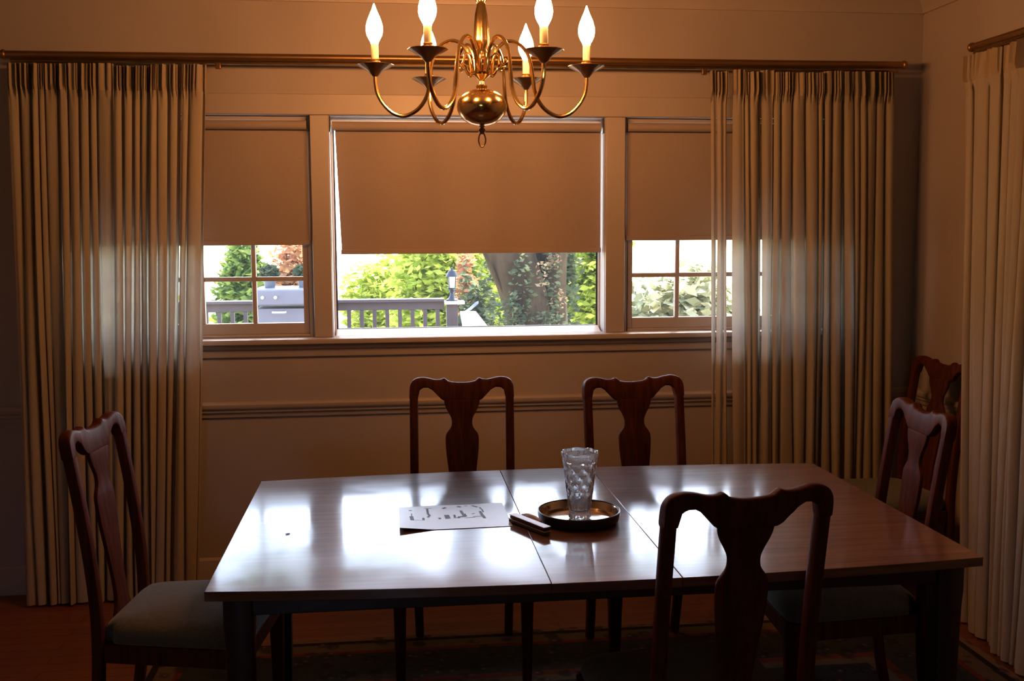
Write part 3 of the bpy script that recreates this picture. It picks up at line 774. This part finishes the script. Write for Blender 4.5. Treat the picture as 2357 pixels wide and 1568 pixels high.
# slim case leaning at the tray
ca = thing('slim_case', 'small dark brown slim case with pale edges and a tan tab beside the tray', 'case', (.374, 2.806, TZ), math.radians(-62))
for j, (z0, z1) in enumerate(((.0005, .0095), (.0125, .0215))):
    chbuild(MB().box(-.086+.006*j, .086, -.012, .012, z0, z1), 'case_shell', M['case'], ca, bevel=.003)
    chbuild(MB().box(-.088+.006*j, .088, -.0125, .0125, z1+.0002, z1+.0025), 'pale_edge', M['edge'], ca, bevel=.001)
chbuild(MB().tube([(-.070, .026, .015), (-.045, .027, .016), (-.01, .027, .016), (.02, .025, .014)], [.007, .013, .013, .008], 10), 'tan_tab', M['tan'], ca)
fl = MB().box(-.006, .006, -.002, .002, 0, .002).build('wood_chip', M['iron'], bevel=.0008)
fl.location = (-.30, 2.84, TZ); fl.rotation_euler = (0, 0, .5); tag(fl, 'tiny dark fleck lying on the left part of the tabletop', 'fleck')

# ---------------------------------------------------------------- outside: ground, deck, railing
g = MB(); g.box(-120, 120, -60, 220, -1.2, -.9); tag(struct(g.build('ground', M['ground'])))
struct(MB().box(-6, 6, YO+.01, 10.25, -.2, -.08).build('deck', M['deck']))
rl = thing('deck_railing', 'dark brown wooden deck railing with square balusters outside the windows', 'railing', (-2, 10.02, -.08))
MB().box(-5, .503, 9.94, 10.10, .912, .940).build('rail_cap', M['rail_out'], rl, bevel=.004)
MB().box(-5, .503, 9.985, 10.02, .835, .910).build('top_rail', M['rail_out'], rl, bevel=.003)
MB().box(-5, .503, 9.985, 10.02, .02, .09).build('bottom_rail', M['rail_out'], rl, bevel=.003)
b0 = None
for i in range(46):
    x = .44-.122*i
    if i == 0:
        b0 = MB().box(x-.019, x+.019, 9.983, 10.021, .0905, .8345).build('baluster', M['rail_out'], rl, bevel=.002)
    else:
        c = b0.copy(); COL.objects.link(c); c.location = (-.122*i, 0, 0)
for xp in (-2.4, -4.9):
    MB().box(xp-.045, xp+.045, 10.025, 10.115, -.08, .91).build('post', M['rail_out'], rl, bevel=.004)
po = MB().box(.525, .635, 9.95, 10.06, -.08, .885).build('post', M['rail_out'], rl, bevel=.004)
MB().box(.505, .70, 9.90, 10.075, .886, .915).build('post_cap', M['post_pale'], rl, bevel=.005)
sp = MB()
sp.loft([[(.648, 9.84, .825), (.80, 9.84, .825), (.80, 9.84, .795), (.648, 9.84, .795)], [(.655, 9.45, .655), (.925, 9.45, .655), (.925, 9.45, .625), (.655, 9.45, .625)], [(.65, 8.6, .32), (1.15, 8.6, .32), (1.15, 8.6, .29), (.65, 8.6, .29)], [(.65, 8.35, -.079), (1.2, 8.35, -.079), (1.2, 8.3, -.079), (.65, 8.3, -.079)]])
so = sp.build('sloping_board', M['post_pale'], bevel=.004); tag(so, 'broad pale sunlit board sloping down beside the railing post', 'board')
tp_ = MB(); secs = []
for i in range(9):
    s = i/8; x = .70+.11*s; z = .815+.085*s**1.2
    secs.append([(x, 9.86, z-.02), (x, 9.99, z-.0), (x+.03, 10.0, z+.012), (x+.02, 9.86, z-.005)])
tp_.loft(secs); to = tp_.build('folded_sheet', M['tarp']); tag(to, 'blue-grey folded sheet sticking up behind the pale sloping board', 'sheet')
# post lantern
ln = thing('post_lantern', 'small black lantern with frosted panes on the railing post', 'lantern', (.583, 9.99, .9155))
chbuild(MB().lathe([(.001, .0005), (.060, .0005), (.058, .012), (.034, .030), (.024, .05), (.020, .075), (.030, .092), (.026, .10), (.044, .115), (.050, .128), (.001, .128)], n=20), 'base', M['iron'], ln)
chbuild(MB().lathe([(.0005, .129), (.032, .129), (.038, .236), (.0005, .236)], n=4 and 8), 'lamp_glass', M['lamp_glass'], ln)
for q in range(4):
    a = PI/4+PI/2*q
    chbuild(MB().tube([(.040*math.cos(a), .040*math.sin(a), .128), (.047*math.cos(a), .047*math.sin(a), .238)], .005, 6), 'lantern_bar', M['iron'], ln)
chbuild(MB().lathe([(.001, .2365), (.062, .2365), (.058, .248), (.044, .272), (.036, .29), (.016, .302), (.010, .312), (.013, .32), (.001, .328)], n=20), 'lantern_roof', M['iron'], ln)
# grey chest before the railing
cb = thing('deck_chest', 'grey chest-like cabinet with two pale knobs before the deck railing', 'cabinet', (-.9, 9.3, -.08))
MB().box(-1.18, -.62, 9.1, 9.6, -.079, .93).build('body', M['chest'], cb, bevel=.008)
MB().box(-1.20, -.60, 9.05, 9.62, .955, 1.10).build('lid', M['chest'], cb, bevel=.02, seg=3)
MB().tube([(-1.03, 9.07, .90), (-1.03, 9.03, .90), (-.92, 9.03, .90), (-.92, 9.07, .90)], .008, 8).build('handle', M['post_pale'], cb)
for xk in (-1.11, -1.0): MB().lathe([(.001, .0), (.014, 0), (.014, .02), (.001, .022)], n=10).xf(Matrix.Translation((xk, 9.04, 1.03)) @ Matrix.Rotation(PI/2, 4, 'X')).build('knob', M['post_pale'], cb)

# ---------------------------------------------------------------- plants
def leaves(n, rng, centres, size, flat=.35):
    """n leaf quads spread through ellipsoids: centres = [(x,y,z,rx,ry,rz,weight)]"""
    wts = np.array([c[6] for c in centres], float); wts /= wts.sum()
    idx = rng.choice(len(centres), n, p=wts); C = np.array(centres)[idx]
    d = rng.normal(size=(n, 3)); d /= np.linalg.norm(d, axis=1)[:, None]
    rad = rng.uniform(.25, 1, n)**.5
    P = C[:, :3]+d*C[:, 3:6]*rad[:, None]
    a = rng.normal(size=(n, 3)); a[:, 2] *= flat; a /= np.linalg.norm(a, axis=1)[:, None]
    b = np.cross(a, rng.normal(size=(n, 3))); b /= np.linalg.norm(b, axis=1)[:, None]
    s = size*rng.uniform(.6, 1.3, n)[:, None]
    V = np.stack([P-a*s, P+b*s*.5, P+a*s, P-b*s*.5], 1).reshape(-1, 3)
    return V, [(4*i, 4*i+1, 4*i+2, 4*i+3) for i in range(n)]
rng = np.random.default_rng(5)
def foliage(name, n, centres, size, mat, parent):
    V, Fc = leaves(n, rng, centres, size)
    me = bpy.data.meshes.new(name); off = np.array(parent_loc(parent))
    me.from_pydata((V-off).tolist(), [], Fc); me.materials.append(mat)
    o = bpy.data.objects.new(name, me); COL.objects.link(o); o.parent = parent; o['kind'] = 'stuff'; return o
LM = dict(bright=leaf_mat('leaf_yellow_green', (.20, .28, .03), (.62, .64, .14), .5), mid=leaf_mat('leaf_green', (.07, .12, .03), (.24, .30, .08), .45),
          pale=leaf_mat('leaf_pale', (.20, .22, .12), (.62, .60, .38), .4), red=leaf_mat('leaf_rust', (.22, .10, .05), (.55, .28, .16), .45), tan=leaf_mat('leaf_tan', (.14, .10, .06), (.36, .25, .15), .4), dark=leaf_mat('leaf_dark', (.05, .07, .04), (.14, .16, .09), .4))
def stems(parent, x, y, z0, z1, spread, k, seed):
    r = random.Random(seed); mb = MB()
    for i in range(k):
        a = 2*PI*i/k+r.uniform(-.3, .3); e = (x+math.cos(a)*spread, y+math.sin(a)*spread*.6, z1)
        mb.tube([(x+math.cos(a)*.05, y+math.sin(a)*.05, z0), (x+(e[0]-x)*.4, y+(e[1]-y)*.4, z0+(z1-z0)*.5), e], [.03, .022, .008], 6)
    mb.build('stem', M['bark'], parent)
def shrub(label, x, y, rx, ry, ztop, n, size, mat, group='shrubs beyond the deck', z0=-.9, seed=1, lumps=7):
    t = thing('shrub', label, 'shrub', (x, y, z0), group=group)
    r = random.Random(seed); cs = []
    for i in range(lumps):
        a = r.uniform(0, 2*PI); q = r.uniform(0, .6); h = r.uniform(.25, .8)
        cs.append((x+math.cos(a)*rx*q, y+math.sin(a)*ry*q, z0+(ztop-z0)*h, rx*.5, ry*.5, (ztop-z0)*.3, 1))
    cs.append((x, y, z0+(ztop-z0)*.45, rx*.85, ry*.85, (ztop-z0)*.45, 3))
    stems(t, x, y, z0, z0+(ztop-z0)*.6, rx*.5, 5, seed)
    foliage('foliage', n, cs, size, mat, t); return t
shrub('bright yellow-green bush seen behind the railing lantern', .75, 15.5, 1.0, .9, 1.95, 9000, .075, LM['bright'], seed=2)
shrub('yellow-green bush behind the railing left of the lantern', -.15, 17.0, .75, .8, 1.30, 5000, .075, LM['bright'], seed=3)
shrub('bright green bush right of the tree trunk', 2.78, 14.2, .58, .8, 2.6, 7000, .07, LM['bright'], seed=4)
shrub('dull olive undergrowth behind the tree trunk', 1.95, 13.4, .62, .5, 1.9, 6000, .06, LM['dark'], seed=5)
shrub('soft green bush seen through the left window', -2.15, 15.5, .55, .6, 1.75, 4200, .08, LM['mid'], seed=6)
shrub('rust-coloured bush seen through the left window', -1.6, 17.5, .62, .6, 1.45, 4200, .08, LM['red'], seed=7)
shrub('low green bush behind the railing at far left', -3.0, 14.0, .9, .7, 1.0, 4200, .07, LM['bright'], seed=8)
shrub('pale big-leaved bush close outside the right window', 2.32, 7.6, .62, .5, 1.5, 6500, .055, LM['pale'], z0=-.08, seed=9)
shrub('second pale bush outside, behind the right curtain', 3.62, 7.9, .62, .5, 1.5, 5000, .055, LM['pale'], z0=-.08, seed=10)
shrub('small rusty shrub at the foot of the leaning trunk', 1.0, 12.5, .27, .3, 1.1, 1800, .06, LM['dark'], seed=11)
shrub('orange-leaved twig cluster above the lantern', 1.0, 13.5, .2, .2, 1.62, 900, .06, LM['red'], seed=12, lumps=3)
for (x, lab) in ((-1.08, 'left small dark potted plant on the grey chest'), (-.78, 'right small dark potted plant on the grey chest')):
    t = thing('potted_plant', lab, 'plant', (x, 9.35, 1.1005))
    MB().lathe([(.001, 1.101), (.045, 1.101), (.058, 1.17), (.061, 1.17), (.061, 1.18), (.001, 1.175)], x, 9.35, n=16).build('pot', M['chest'], t)
    foliage('foliage', 420, [(x, 9.35, 1.23, .09, .09, .07, 1)], .03, LM['dark'], t)
# the old tree: two trunks, crown above the window
tr_ = thing('tree', 'large tree with two thick mottled trunks beyond the deck', 'tree', (1.75, 11.5, -.9))
def trunk(pts, rads, seed):
    r = random.Random(seed); P = cr(pts, 5); secs = []; NN = 20
    ph_ = [r.uniform(0, 6.28) for _ in range(6)]
    for i, p in enumerate(P):
        t_ = i/(len(P)-1); q = t_*(len(rads)-1); j = min(len(rads)-2, int(q)); rd = rads[j]+(rads[j+1]-rads[j])*(q-j)
        secs.append([(p[0]+rd*(1+.10*math.sin(3*a+ph_[0]+p[2]*1.2)+.07*math.sin(7*a+ph_[1]-p[2]*2.1)+.04*math.sin(13*a+p[2]*5))*math.cos(a), p[1]+rd*math.sin(a), p[2]) for a in [2*PI*k_/NN for k_ in range(NN)]])
    return MB().loft(secs)
trunk([(1.62, 11.5, -.9), (1.53, 11.5, .5), (1.32, 11.5, 1.3), (1.05, 11.6, 2.5), (.7, 11.7, 4.2), (.4, 11.8, 6.5)], [.34, .25, .27, .22, .16, .08], 1).build('trunk', M['bark'], tr_, ang=1)
trunk([(1.85, 11.7, -.9), (1.82, 11.7, .5), (1.80, 11.7, 1.3), (1.95, 11.7, 2.6), (2.3, 11.8, 4.4), (2.6, 11.9, 7)], [.27, .19, .19, .17, .12, .06], 2).build('trunk', M['bark'], tr_, ang=1)
MB().tube([(1.35, 11.4, .75), (1.16, 11.35, 1.05), (1.02, 11.3, 1.35), (.92, 11.3, 1.8)], [.035, .03, .022, .015], 8).build('branch', M['bark'], tr_)
foliage('foliage', 15000, [(-1.3, 11.6, 4.1, .8, .8, .65, .8), (-.2, 11.8, 4.3, .7, .7, .75, .8), (.75, 11.4, 4.15, .35, .6, .5, .35), (1.75, 11.6, 4.0, .3, .5, .45, .3), (2.9, 11.6, 4.3, .55, .6, .6, .5), (-2.4, 11.9, 4.6, .7, .7, .7, .7), (3.9, 11.8, 4.5, .6, .7, .8, .6), (.2, 11.9, 5.2, 1.6, .9, .6, 1.4), (2.4, 11.9, 5.4, 1.6, .9, .6, 1.4), (.4, 11.8, 6.2, 1.1, 1.0, .8, 1), (2.7, 12.0, 6.6, 1.2, 1.0, .9, 1.2), (1.5, 11.7, 7.4, 1.5, 1.2, .9, 1), (1.3, 11.9, 4.9, .5, .5, .35, .35), (2.2, 11.9, 4.6, .45, .4, .3, .25)], .09, LM['mid'], tr_)
foliage('foliage', 650, [(1.42, 11.2, .95, .16, .1, .45, 1), (1.78, 11.4, 1.0, .14, .1, .45, 1), (1.25, 11.2, .7, .25, .12, .2, 1), (1.6, 11.2, .55, .35, .12, .15, 1.4)], .035, LM['dark'], tr_)
foliage('foliage', 110, [(1.64, 11.15, 1.1, .10, .06, .18, 1), (1.85, 11.35, .8, .10, .06, .2, 1), (1.8, 11.35, 1.25, .1, .06, .1, 1)], .03, LM['tan'], tr_)
